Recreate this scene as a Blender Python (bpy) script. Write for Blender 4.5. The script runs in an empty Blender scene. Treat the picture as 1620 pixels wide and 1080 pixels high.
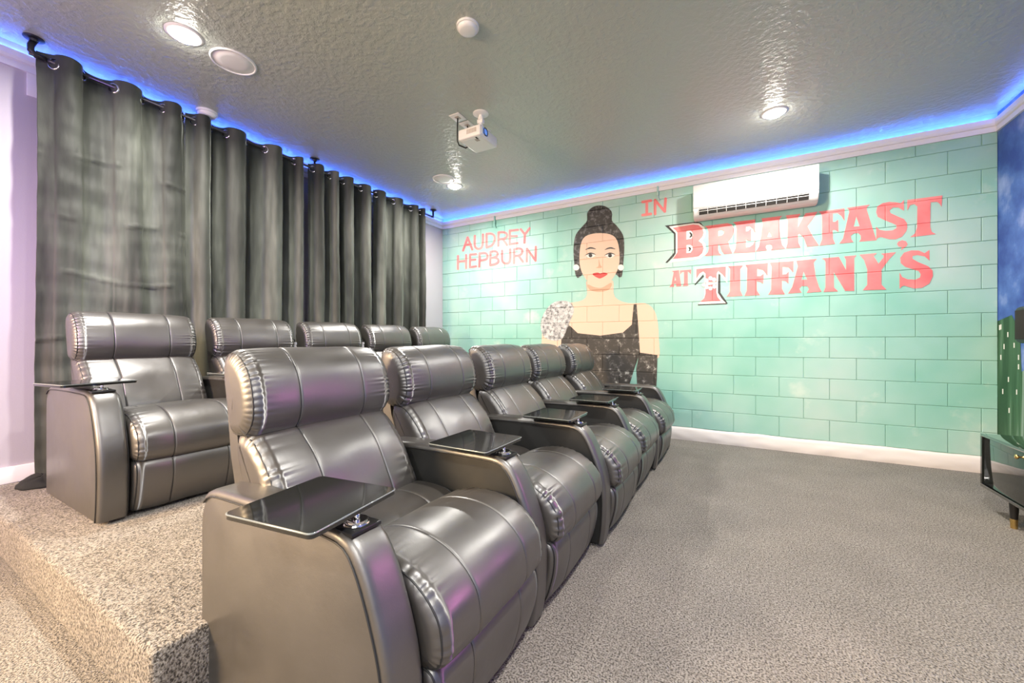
import bpy, bmesh, math, random
from mathutils import Vector, Matrix, noise
from mathutils.geometry import tessellate_polygon
random.seed(7)
PI = math.pi
sc = bpy.context.scene
C = sc.collection

# ------------------------------------------------------------------ camera
D = 4.907            # mural wall plane
XL, XR = -4.04, 1.889  # left and right walls
YB = -2.6            # wall behind the camera
CZ = 3.03            # ceiling
PZ = 0.213           # platform height
cam_d = bpy.data.cameras.new('camera')
cam_d.sensor_width = 36.0
cam_d.lens = 36.0 * 631.0 / 1620.0
cam_d.clip_start = 0.02
cam = bpy.data.objects.new('camera', cam_d)
C.objects.link(cam)
CAM_Z = 1.114
cam.location = (0, 0, CAM_Z)
YAW = math.atan2(0.4935, 0.8697)
cam.rotation_euler = (PI / 2, 0, YAW)
sc.camera = cam

# ------------------------------------------------------------------ world, lights, exposure
w = bpy.data.worlds.new('world'); sc.world = w
w.use_nodes = True
w.node_tree.nodes['Background'].inputs[0].default_value = (0.9, 0.92, 1.0, 1)
w.node_tree.nodes['Background'].inputs[1].default_value = 0.3
sc.view_settings.view_transform = 'Standard'
sc.view_settings.look = 'None'
sc.view_settings.gamma = 1.0
sc.view_settings.use_curve_mapping = False
sc.view_settings.exposure = 0.08

def area(name, loc, aim, size, power, col=(1, 1, 1), size_y=None, spread=None):
    l = bpy.data.lights.new(name, 'AREA')
    l.energy = power; l.color = col; l.size = size
    if size_y:
        l.shape = 'RECTANGLE'; l.size_y = size_y
    if spread: l.spread = spread
    o = bpy.data.objects.new(name, l); C.objects.link(o)
    o.location = loc
    o.rotation_euler = (Vector(aim) - Vector(loc)).to_track_quat('-Z', 'Y').to_euler()
    return o

# two added fill lamps, unseen behind the camera, soften and brighten the room
area('rear_fill_light', (0.3, -1.9, 2.7), (-1.2, 2.5, 0.7), 2.2, 52, (1.0, 0.97, 0.91), 1.2)
area('rear_low_fill_light', (1.2, -1.6, 1.3), (-1.0, 3.0, 1.7), 1.6, 10, (1.0, 0.98, 0.93), 1.4)
area('warm_side_light', (-3.0, -2.2, 1.9), (-1.8, 1.0, 0.4), 0.9, 145, (1.0, 0.70, 0.40), spread=math.radians(110))
area('purple_side_light', (-2.6, -1.4, 1.8), (-4.0, 0.6, 1.6), 0.35, 15, (0.42, 0.20, 1.0), spread=math.radians(100))
area('pink_screen_light', (1.80, 2.7, 1.55), (-1.0, 0.7, 0.7), 0.28, 2.6, (1.0, 0.25, 0.70), spread=math.radians(70))

# ------------------------------------------------------------------ material helpers
def mat(name, base=(.5, .5, .5), rough=.5, metal=0, spec=.5, emit=None, estr=0, **kw):
    m = bpy.data.materials.new(name); m.use_nodes = True
    b = m.node_tree.nodes['Principled BSDF']
    b.inputs['Base Color'].default_value = (*base, 1)
    b.inputs['Roughness'].default_value = rough
    b.inputs['Metallic'].default_value = metal
    b.inputs['Specular IOR Level'].default_value = spec
    if emit:
        b.inputs['Emission Color'].default_value = (*emit, 1)
        b.inputs['Emission Strength'].default_value = estr
    for k, v in kw.items():
        b.inputs[k.replace('_', ' ')].default_value = v
    return m

def nd(m, typ, **props):
    n = m.node_tree.nodes.new(typ)
    for k, v in props.items(): setattr(n, k, v)
    return n
def ln(m, a, b): m.node_tree.links.new(a, b)
def coords(m, kind='world'):
    if kind == 'world':
        return nd(m, 'ShaderNodeNewGeometry').outputs['Position']
    return nd(m, 'ShaderNodeTexCoord').outputs['Object']
def noise_tex(m, co, scale, detail=3, rough=.5, stretch=None):
    if stretch:
        mp = nd(m, 'ShaderNodeMapping'); mp.inputs['Scale'].default_value = stretch
        ln(m, co, mp.inputs['Vector']); co = mp.outputs[0]
    n = nd(m, 'ShaderNodeTexNoise')
    n.inputs['Scale'].default_value = scale; n.inputs['Detail'].default_value = detail
    n.inputs['Roughness'].default_value = rough
    ln(m, co, n.inputs['Vector'])
    return n.outputs['Fac']
def ramp(m, fac, stops):
    r = nd(m, 'ShaderNodeValToRGB')
    e = r.color_ramp.elements
    while len(e) < len(stops): e.new(0.5)
    for el, (p, c) in zip(e, stops):
        el.position = p; el.color = (*c, 1) if len(c) == 3 else c
    ln(m, fac, r.inputs[0])
    return r.outputs[0]
def bump(m, h, strength, dist, prev=None):
    b = nd(m, 'ShaderNodeBump'); b.inputs['Strength'].default_value = strength
    b.inputs['Distance'].default_value = dist
    ln(m, h, b.inputs['Height'])
    if prev: ln(m, prev, b.inputs['Normal'])
    return b.outputs[0]
def P(m): return m.node_tree.nodes['Principled BSDF']
def mixc(m, fac, a, b):
    x = nd(m, 'ShaderNodeMix', data_type='RGBA')
    if isinstance(fac, float): x.inputs[0].default_value = fac
    else: ln(m, fac, x.inputs[0])
    for v, s in ((a, 6), (b, 7)):
        if isinstance(v, tuple): x.inputs[s].default_value = (*v, 1)
        else: ln(m, v, x.inputs[s])
    return x.outputs[2]

M = {}
# carpet
m = M['carpet'] = mat('carpet_shag', rough=.95, spec=.15)
co = coords(m)
n1 = noise_tex(m, co, 150, 2, .6, (1, 1, .8))
n2 = noise_tex(m, co, 55, 3, .65)
n3 = noise_tex(m, co, 3, 2, .5)
c1 = ramp(m, n1, [(.36, (.045, .037, .030)), (.45, (.175, .152, .128)), (.57, (.36, .325, .285))])
c2 = ramp(m, n2, [(.30, (.45, .42, .39)), (.55, (1, 1, 1))])
mx = nd(m, 'ShaderNodeMix', data_type='RGBA', blend_type='MULTIPLY'); mx.inputs[0].default_value = .55
ln(m, c1, mx.inputs[6]); ln(m, c2, mx.inputs[7])
c3 = ramp(m, n3, [(.3, (.82, .82, .82)), (.7, (1, 1, 1))])
mx2 = nd(m, 'ShaderNodeMix', data_type='RGBA', blend_type='MULTIPLY'); mx2.inputs[0].default_value = 1
ln(m, mx.outputs[2], mx2.inputs[6]); ln(m, c3, mx2.inputs[7])
ln(m, mx2.outputs[2], P(m).inputs['Base Color'])
ln(m, bump(m, n1, 1.0, .008, bump(m, n2, .9, .012)), P(m).inputs['Normal'])
P(m).inputs['Sheen Weight'].default_value = .15

# ceiling: grey satin paint over knockdown texture
m = M['ceiling'] = mat('ceiling_satin_paint', (.42, .445, .40), .30, spec=.7)
co = coords(m)
a = noise_tex(m, co, 26, 3, .55)
b_ = noise_tex(m, co, 4, 2, .5)
ln(m, bump(m, ramp(m, a, [(.42, (0, 0, 0)), (.6, (1, 1, 1))]), .42, .006, bump(m, b_, .1, .03)), P(m).inputs['Normal'])

# mural block paint: mint teal, mottled, with paler scuffs
def teal(name):
    m = mat(name, rough=.62, spec=.28)
    co = coords(m)
    a = noise_tex(m, co, 1.1, 3, .55)
    b = noise_tex(m, co, 3.1, 5, .6)
    c = ramp(m, a, [(.33, (.24, .51, .42)), (.52, (.345, .575, .50)), (.7, (.45, .60, .545))])
    s = ramp(m, b, [(.60, (0, 0, 0)), (.75, (.55, .55, .55))])
    c = mixc(m, s, c, (.62, .70, .62))
    ln(m, c, P(m).inputs['Base Color'])
    f = noise_tex(m, co, 75, 4, .65); g = noise_tex(m, co, 14, 3, .5)
    ln(m, bump(m, f, .22, .003, bump(m, g, .25, .006)), P(m).inputs['Normal'])
    return m
M['teal'] = teal('mint_block_paint')
M['mortar'] = mat('mint_painted_mortar', (.30, .56, .475), .6)

def wallbump(m, sc_=120, st=.15):
    co = coords(m)
    ln(m, bump(m, noise_tex(m, co, sc_, 3, .6), st, .002), P(m).inputs['Normal'])
    return m
M['white_wall'] = wallbump(mat('white_wall_paint', (.50, .46, .50), .6), 130, .2)
M['trim'] = mat('white_trim_paint', (.78, .76, .77), .4)
M['base_white'] = wallbump(mat('white_footing_paint', (.75, .70, .67), .55), 30, .5)
M['coral'] = wallbump(mat('coral_mural_paint', (.82, .22, .22), .65), 80, .25)
m = M['coral']; co = coords(m)
ln(m, ramp(m, noise_tex(m, co, 4, 3), [(.3, (.72, .14, .15)), (.7, (.86, .27, .26))]), P(m).inputs['Base Color'])
M['cream_paint'] = mat('cream_mural_paint', (.80, .76, .70), .65)
M['black_paint'] = mat('black_mural_paint', (.030, .030, .030), .5)
M['skin_paint'] = wallbump(mat('peach_mural_paint', (.74, .52, .39), .65), 80, .2)
M['skin_shade'] = mat('tan_mural_paint', (.55, .32, .21), .45)
M['red_paint'] = mat('red_mural_paint', (.55, .05, .05), .45)
M['grey_paint'] = mat('grey_mural_paint', (.5, .5, .5), .5)
m = M['dress'] = mat('mottled_black_mural_paint', rough=.65); co = coords(m)
ln(m, ramp(m, noise_tex(m, co, 17, 6, .72), [(.50, (.045, .04, .035)), (.60, (.10, .09, .08)), (.70, (.55, .53, .48))]), P(m).inputs['Base Color'])
m = M['hair'] = mat('dark_hair_mural_paint', rough=.45); co = coords(m)
ln(m, ramp(m, noise_tex(m, co, 22, 4, .6), [(.5, (.02, .02, .022)), (.75, (.20, .20, .21))]), P(m).inputs['Base Color'])
m = M['stole'] = mat('grey_white_mural_paint', rough=.5); co = coords(m)
ln(m, ramp(m, noise_tex(m, co, 20, 5, .7), [(.38, (.12, .12, .12)), (.48, (.38, .38, .38)), (.60, (.62, .62, .60))]), P(m).inputs['Base Color'])

# night-sky mural on right wall
m = M['sky_paint'] = mat('blue_sky_mural_paint', rough=.5); co = coords(m)
cl = noise_tex(m, co, 2.6, 5, .6)
c = ramp(m, cl, [(.36, (.025, .06, .30)), (.52, (.07, .15, .46)), (.68, (.28, .36, .66))])
ln(m, c, P(m).inputs['Base Color'])
wallbump(m, 60, .2)
m = M['tower_paint'] = mat('green_tower_mural_paint', rough=.45); co = coords(m)
ln(m, ramp(m, noise_tex(m, co, 3.0, 2, .5, (1, 4, .3)), [(.38, (.015, .06, .02)), (.55, (.05, .13, .06)), (.68, (.30, .40, .34))]), P(m).inputs['Base Color'])

def leather(name, base, rough):
    m = mat(name, base, rough, spec=1.0, Coat_Weight=.35, Coat_Roughness=.32, IOR=1.65)
    co = coords(m, 'object')
    v = nd(m, 'ShaderNodeTexVoronoi'); v.inputs['Scale'].default_value = 260
    ln(m, co, v.inputs['Vector'])
    ln(m, bump(m, v.outputs['Distance'], .10, .0008, bump(m, noise_tex(m, co, 9, 3, .5), .16, .012)), P(m).inputs['Normal'])
    r = ramp(m, noise_tex(m, co, 6, 2), [(.3, (rough - .04,) * 3), (.7, (rough + .06,) * 3)])
    ln(m, r, P(m).inputs['Roughness'])
    return m
M['leather'] = leather('black_leather', (.040, .0355, .0305), .41)
M['leather_panel'] = leather('black_leather_panel', (.034, .030, .025), .46)
M['dark_arm_leather'] = leather('matte_dark_arm_leather', (.010, .010, .009), .62)  # darker, duller leather for every arm except the first of each row
P(M['dark_arm_leather']).inputs['Specular IOR Level'].default_value = .25
P(M['dark_arm_leather']).inputs['Coat Weight'].default_value = 0
M['piping'] = mat('black_piping', (.02, .02, .02), .5)
M['stitch'] = mat('light_stitching', (.35, .32, .30), .6)
M['frame_black'] = mat('black_fabric_underside', (.012, .012, .012), .9, spec=.1)
M['chrome'] = mat('chrome', (.8, .8, .82), .12, 1)
M['tray'] = mat('glossy_black_tray', (.012, .013, .012), .06, spec=.9)
M['tray_edge'] = mat('clear_acrylic_edge', (.20, .22, .21), .08, spec=.9)
m = M['velvet'] = mat('charcoal_velvet', rough=.6, spec=.25, Sheen_Weight=.9, Sheen_Roughness=.28)
P(m).inputs['Sheen Tint'].default_value = (.72, .76, .68, 1)
co = coords(m)
ln(m, ramp(m, noise_tex(m, co, 3.0, 4, .55, (1, 1.6, .25)), [(.32, (.025, .027, .023)), (.5, (.065, .070, .058)), (.72, (.17, .18, .15))]), P(m).inputs['Base Color'])
ln(m, bump(m, noise_tex(m, co, 10, 4, .55, (1, 1, .4)), .35, .015), P(m).inputs['Normal'])
M['rod'] = mat('gunmetal_rod', (.10, .10, .11), .3, .8)
M['black_metal'] = mat('black_pipe', (.02, .02, .025), .4, .4)
M['plastic'] = mat('white_plastic', (.80, .79, .78), .35)
M['ac_white'] = mat('air_conditioner_white', (.64, .63, .615), .32)
M['dark'] = mat('dark_void', (.015, .012, .01), .8)
M['louver'] = mat('grey_louver', (.45, .38, .33), .5)
M['cable'] = mat('black_cable', (.015, .015, .015), .5)
M['lens'] = mat('blue_lens', (.02, .06, .2), .05, spec=1, emit=(.15, .35, 1), estr=.6)
M['lamp'] = mat('downlight_lens', (1, 1, 1), .4, emit=(1, .95, .88), estr=110)
M['led'] = mat('blue_led', (.3, .5, 1), .4, emit=(.10, .30, 1.0), estr=45)
M['led_tape'] = mat('blue_led_tape', (.3, .5, 1), .4, emit=(.10, .30, 1.0), estr=3)
M['lacquer'] = mat('black_lacquer', (.012, .014, .013), .05, spec=.8, Coat_Weight=.6)
M['brass'] = mat('brass', (.75, .52, .20), .25, 1)
M['black_plastic'] = mat('black_plastic', (.01, .01, .01), .35)
M['black_cloth'] = mat('black_cloth', (.012, .013, .013), .9)

# ------------------------------------------------------------------ mesh helpers
def mesh_obj(name, bm, m, parent=None, smooth=True, loc=None):
    me = bpy.data.meshes.new(name)
    bmesh.ops.recalc_face_normals(bm, faces=bm.faces[:])
    bm.to_mesh(me); bm.free()
    if smooth:
        me.polygons.foreach_set('use_smooth', [True] * len(me.polygons))
    if m: me.materials.append(m)
    o = bpy.data.objects.new(name, me); C.objects.link(o)
    if parent: o.parent = parent
    if loc: o.location = loc
    return o
def sharp(o, ang=35):
    o.data.set_sharp_from_angle(angle=math.radians(ang)); return o
def empty(name, loc=(0, 0, 0), rz=0):
    o = bpy.data.objects.new(name, None); C.objects.link(o)
    o.location = loc; o.rotation_euler = (0, 0, rz); o.empty_display_size = .1
    return o
def tag(o, label=None, cat=None, group=None, kind=None):
    if label: o['label'] = label
    if cat: o['category'] = cat
    if group: o['group'] = group
    if kind: o['kind'] = kind
    return o
def box(bm, x0, x1, y0, y1, z0, z1, bev=0, seg=2):
    r = bmesh.ops.create_cube(bm, size=1)
    for v in r['verts']:
        v.co = Vector((x0 + (v.co.x + .5) * (x1 - x0), y0 + (v.co.y + .5) * (y1 - y0), z0 + (v.co.z + .5) * (z1 - z0)))
    if bev:
        es = list({e for v in r['verts'] for e in v.link_edges})
        bmesh.ops.bevel(bm, geom=es, offset=bev, segments=seg, profile=.5, affect='EDGES')
def boxo(name, x0, x1, y0, y1, z0, z1, m, parent=None, bev=0, seg=2):
    bm = bmesh.new(); box(bm, x0, x1, y0, y1, z0, z1, bev, seg)
    return sharp(mesh_obj(name, bm, m, parent))
def lathe(bm, prof, n=32, loc=(0, 0, 0), rot=None):
    """prof: (r, z) list; closed at the ends when r = 0"""
    rings = []
    R = rot or Matrix.Identity(3)
    L = Vector(loc)
    for r, z in prof:
        if r < 1e-6: rings.append([bm.verts.new(L + R @ Vector((0, 0, z)))])
        else: rings.append([bm.verts.new(L + R @ Vector((r * math.cos(2 * PI * i / n), r * math.sin(2 * PI * i / n), z))) for i in range(n)])
    for a, b in zip(rings, rings[1:]):
        for i in range(n):
            j = (i + 1) % n
            q = [a[i % len(a)], a[j % len(a)], b[j % len(b)], b[i % len(b)]]
            u = []
            for v in q:
                if v not in u: u.append(v)
            if len(u) > 2: bm.faces.new(u)
def tube(bm, pts, r, n=10, closed=False):
    pts = [Vector(p) for p in pts]
    N = len(pts); rings = []
    up = None
    for i, p in enumerate(pts):
        if closed: t = pts[(i + 1) % N] - pts[i - 1]
        else: t = pts[min(i + 1, N - 1)] - pts[max(i - 1, 0)]
        t.normalize()
        if up is None:
            up = t.cross(Vector((0, 0, 1)))
            if up.length < .1: up = t.cross(Vector((0, 1, 0)))
        s = (up - t * up.dot(t)).normalized(); up = s
        q = t.cross(s)
        rings.append([bm.verts.new(p + (s * math.cos(2 * PI * k / n) + q * math.sin(2 * PI * k / n)) * r) for k in range(n)])
    for i in range(N if closed else N - 1):
        a, b = rings[i], rings[(i + 1) % N]
        for k in range(n):
            bm.faces.new((a[k], a[(k + 1) % n], b[(k + 1) % n], b[k]))
    if not closed:
        bm.faces.new(rings[0][::-1]); bm.faces.new(rings[-1])
def catmull(pts, n, closed=True):
    """even resample of a smooth closed curve through 2-D points"""
    P_ = [Vector(p) for p in pts]; L = len(P_); out = []
    rng = range(L) if closed else range(L - 1)
    for i in rng:
        if closed: p0, p1, p2, p3 = P_[i - 1], P_[i], P_[(i + 1) % L], P_[(i + 2) % L]
        else: p0, p1, p2, p3 = P_[max(i - 1, 0)], P_[i], P_[i + 1], P_[min(i + 2, L - 1)]
        for k in range(12):
            t = k / 12
            out.append(.5 * ((2 * p1) + (p2 - p0) * t + (2 * p0 - 5 * p1 + 4 * p2 - p3) * t * t + (3 * p1 - p0 - 3 * p2 + p3) * t ** 3))
    if not closed: out.append(P_[-1].copy())
    segs = [(out[(i + 1) % len(out)] - out[i]).length for i in range(len(out) if closed else len(out) - 1)]
    tot = sum(segs); res = []; acc = 0; i = 0
    for k in range(n):
        d = tot * k / (n if closed else (n - 1))
        while i < len(segs) - 1 and acc + segs[i] < d: acc += segs[i]; i += 1
        f = min(1, max(0, (d - acc) / max(segs[i], 1e-9)))
        res.append(out[i].lerp(out[(i + 1) % len(out)], f))
    return res

# ------------------------------------------------------------------ room shell
bm = bmesh.new(); box(bm, XL - .1, XR + .1, YB - .1, D + .1, -.1, 0)
tag(mesh_obj('floor', bm, M['carpet'], smooth=False), 'speckled grey shag carpet floor', kind='structure')
# raised platform for the back row
bm = bmesh.new()
box(bm, XL, -1.475, .485, D, 0, PZ, .018, 3)
plat = mesh_obj('floor_platform', bm, M['carpet'])
tag(sharp(plat, 60), 'carpeted platform step carrying the back row of recliners', kind='structure')
bm = bmesh.new(); box(bm, XL - .1, XR + .1, YB - .1, D + .1, CZ, CZ + .1)
tag(mesh_obj('ceiling', bm, M['ceiling'], smooth=False), 'satin grey textured ceiling', kind='structure')
bm = bmesh.new(); box(bm, XL - .1, XL, YB - .1, D + .1, 0, CZ)
wl = tag(mesh_obj('wall_left', bm, M['white_wall'], smooth=False), kind='structure')
bm = bmesh.new(); box(bm, XR, XR + .1, YB - .1, D + .1, 0, CZ)
wr = tag(mesh_obj('wall_right', bm, M['sky_paint'], smooth=False), 'wall painted with a cloudy blue sky', kind='structure')
bm = bmesh.new(); box(bm, XL - .1, XR + .1, YB - .1, YB, 0, CZ)
tag(mesh_obj('wall_back', bm, M['white_wall'], smooth=False), kind='structure')
bm = bmesh.new(); box(bm, XL, XR, D + .009, D + .12, 0, CZ)
wf = tag(mesh_obj('wall_front', bm, M['mortar'], smooth=False), 'mint green painted concrete block wall with a film mural', kind='structure')

# blocks
Z0, CH, BW = .1415, .2025, .409
JW, JD = .0055, .007   # joint half width, depth
def row_x0(r): return 1.7946 if r % 2 == 1 else 1.5915
block_cache = {}
def block(x0, x1, z0, z1):
    wd, ht = round(x1 - x0, 3), round(z1 - z0, 3)
    if (wd, ht) not in block_cache:
        bm = bmesh.new()
        a, b = wd / 2 - .0015, ht / 2 - .0015
        i = .0035
        back = [bm.verts.new((sx * a, 0.02, sz * b)) for sx, sz in ((-1, -1), (1, -1), (1, 1), (-1, 1))]
        mid = [bm.verts.new((sx * a, .006, sz * b)) for sx, sz in ((-1, -1), (1, -1), (1, 1), (-1, 1))]
        m2 = [bm.verts.new((sx * (a - i * .35), .0015, sz * (b - i * .35))) for sx, sz in ((-1, -1), (1, -1), (1, 1), (-1, 1))]
        fr = [bm.verts.new((sx * (a - i), 0, sz * (b - i))) for sx, sz in ((-1, -1), (1, -1), (1, 1), (-1, 1))]
        for A, B in ((back, mid), (mid, m2), (m2, fr)):
            for k in range(4):
                bm.faces.new((A[k], A[(k + 1) % 4], B[(k + 1) % 4], B[k]))
        bm.faces.new(fr)
        o = mesh_obj('concrete_block', bm, M['teal'], wf, smooth=False)
        block_cache[(wd, ht)] = o
    else:
        o = block_cache[(wd, ht)].copy(); C.objects.link(o)
    o.location = ((x0 + x1) / 2, D + random.uniform(-.0012, .0012), (z0 + z1) / 2)
    return o
for r in range(14):
    z0 = Z0 + r * CH; z1 = min(z0 + CH, 2.99)
    x = row_x0(r)
    edges = [XR]
    while x > XL + .02:
        edges.append(x); x -= BW
    edges.append(XL)
    for a, b in zip(edges[1:], edges):
        if b - a > .03: block(a, b, z0, z1)

def joint_depth(x, z):
    r = (z - Z0) / CH
    dz = abs(r - round(r)) * CH
    d = 0
    if dz < JW: d = JD * (1 - dz / JW)
    ri = math.floor(r)
    q = (x - row_x0(ri)) / BW
    dx = abs(q - round(q)) * BW
    if dx < JW: d = max(d, JD * (1 - dx / JW))
    return d

# ---- painted shapes that follow the blocks and dip into the joints
def wall_pt(px, py):
    rx = (px - 810) / 631; up = (540 - py) / 631
    dX = rx * .8697 - .4935; dY = rx * .4935 + .8697
    t = D / dY
    return (dX * t, CAM_Z + up * t)
def decal(name, polys, m, parent, layer=0, raw=False):
    """polys: list of loop lists [outer, hole, ...] in wall coordinates (x, z)"""
    bm = bmesh.new()
    for loops in polys:
        vs3 = [[Vector((p[0], p[1], 0)) for p in lp] for lp in loops]
        tris = tessellate_polygon(vs3)
        yo = len(bm.faces) * .000004
        flat = [bm.verts.new((v.x, yo, v.y)) for lp in vs3 for v in lp]
        for t in tris:
            try: bm.faces.new([flat[i] for i in t])
            except ValueError: pass
    xs = [v.co.x for v in bm.verts]; zs = [v.co.z for v in bm.verts]
    x0, x1, z0, z1 = min(xs), max(xs), min(zs), max(zs)
    cuts = []
    for k in range(15):
        zc = Z0 + k * CH
        for d in (-JW, 0, JW): cuts.append(('z', zc + d))
    for base in (1.7946, 1.5915):
        for k in range(-1, 16):
            for d in (-JW, 0, JW): cuts.append(('x', base - k * BW + d))
    for ax, c in cuts:
        if ax == 'z' and z0 < c < z1:
            bmesh.ops.bisect_plane(bm, geom=bm.verts[:] + bm.edges[:] + bm.faces[:], plane_co=(0, 0, c), plane_no=(0, 0, 1))
        if ax == 'x' and x0 < c < x1:
            bmesh.ops.bisect_plane(bm, geom=bm.verts[:] + bm.edges[:] + bm.faces[:], plane_co=(c, 0, 0), plane_no=(1, 0, 0))
    for v in bm.verts:
        v.co.y = v.co.y * -1 + D - .0020 - layer * .0005 + joint_depth(v.co.x, v.co.z) * .8
    bmesh.ops.recalc_face_normals(bm, faces=bm.faces[:])
    me = bpy.data.meshes.new(name); bm.to_mesh(me); bm.free()
    me.materials.append(m)
    o = bpy.data.objects.new(name, me); C.objects.link(o); o.parent = parent
    return o
def zm(off, s, pts): return [wall_pt(off[0] + x / s, off[1] + y / s) for x, y in pts]
def smooth2(pts, k=4):
    out = catmull([(p[0], p[1]) for p in pts], len(pts) * k)
    return [(p.x, p.y) for p in out]
def stroke(pts, wd, n=8):
    """polyline stroke with round ends as a list of convex polys in the same 2-D space"""
    res = []
    for a, b in zip(pts, pts[1:]):
        a, b = Vector(a), Vector(b); d = (b - a); L = d.length
        if L < 1e-6: continue
        d /= L; nn = Vector((-d.y, d.x)); h = wd / 2
        ang = math.atan2(nn.y, nn.x)
        poly = []
        for k in range(n + 1):
            t = ang + PI * k / n; poly.append((a.x + h * math.cos(t), a.y + h * math.sin(t)))
        for k in range(n + 1):
            t = ang + PI + PI * k / n; poly.append((b.x + h * math.cos(t), b.y + h * math.sin(t)))
        res.append(poly)
    return res

# hand-painted sans letters
O1, S1 = (700, 340), 9.0
words = [
 ('A', [[(295, 505), (360, 320), (425, 490)], [(325, 425), (405, 418)]]),
 ('U', [[(462, 300), (460, 425), (480, 470), (520, 482), (558, 462), (575, 400), (578, 280)]]),
 ('D', [[(630, 270), (628, 460)], [(630, 272), (690, 266), (735, 290), (745, 340), (730, 400), (690, 440), (630, 458)]]),
 ('R', [[(800, 250), (795, 438)], [(800, 250), (870, 246), (915, 268), (915, 310), (880, 335), (800, 345)], [(860, 340), (920, 425)]]),
 ('E', [[(960, 222), (958, 418)], [(960, 225), (1075, 212)], [(960, 305), (1060, 300)], [(958, 415), (1070, 400)]]),
 ('Y', [[(1115, 205), (1175, 278), (1240, 190)], [(1175, 278), (1168, 395)]]),
 ('H', [[(222, 585), (222, 768)], [(338, 572), (338, 755)], [(222, 665), (338, 652)]]),
 ('E', [[(395, 565), (392, 745)], [(395, 565), (480, 556)], [(395, 642), (470, 634)], [(392, 745), (480, 730)]]),
 ('P', [[(530, 545), (525, 735)], [(530, 550), (600, 541), (638, 565), (635, 618), (590, 640), (530, 645)]]),
 ('B', [[(685, 525), (680, 710)], [(685, 525), (750, 516), (785, 540), (778, 582), (735, 603), (685, 610)], [(735, 603), (790, 625), (795, 668), (750, 698), (680, 710)]]),
 ('U', [[(850, 510), (850, 635), (872, 680), (912, 690), (952, 670), (965, 620), (965, 490)]]),
 ('R', [[(1020, 490), (1018, 685)], [(1020, 490), (1090, 477), (1135, 497), (1130, 545), (1090, 575), (1020, 585)], [(1085, 580), (1145, 665)]]),
 ('N', [[(1200, 660), (1205, 482), (1325, 648), (1330, 455)]]),
]
for ch, strokes in words:
    for wd, m_, ly in ((44, 'cream_paint', 0), (32, 'coral', 1)):
        polys = []
        for s in strokes:
            s = s if len(s) < 4 or ch in 'N' else [tuple(p) for p in catmull(s, len(s) * 3, closed=False)]
            for q in stroke(s, wd): polys.append([zm(O1, S1, q)])
        if m_ == 'cream_paint': continue
        tag(decal('painted_letter', polys, M[m_], wf, ly), 'small coral brush-painted letter')
for strokes in ([[(300, 530), (535, 492)], [(420, 510), (420, 890)], [(300, 905), (535, 870)]], [[(655, 870), (655, 480), (930, 800), (955, 440)]]):
    polys = [[zm((1000, 290), 18.0, q)] for s in strokes for q in stroke(s, 78)]
    tag(decal('painted_letter', polys, M['coral'], wf, 1), 'coral brush-painted letter')

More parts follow.
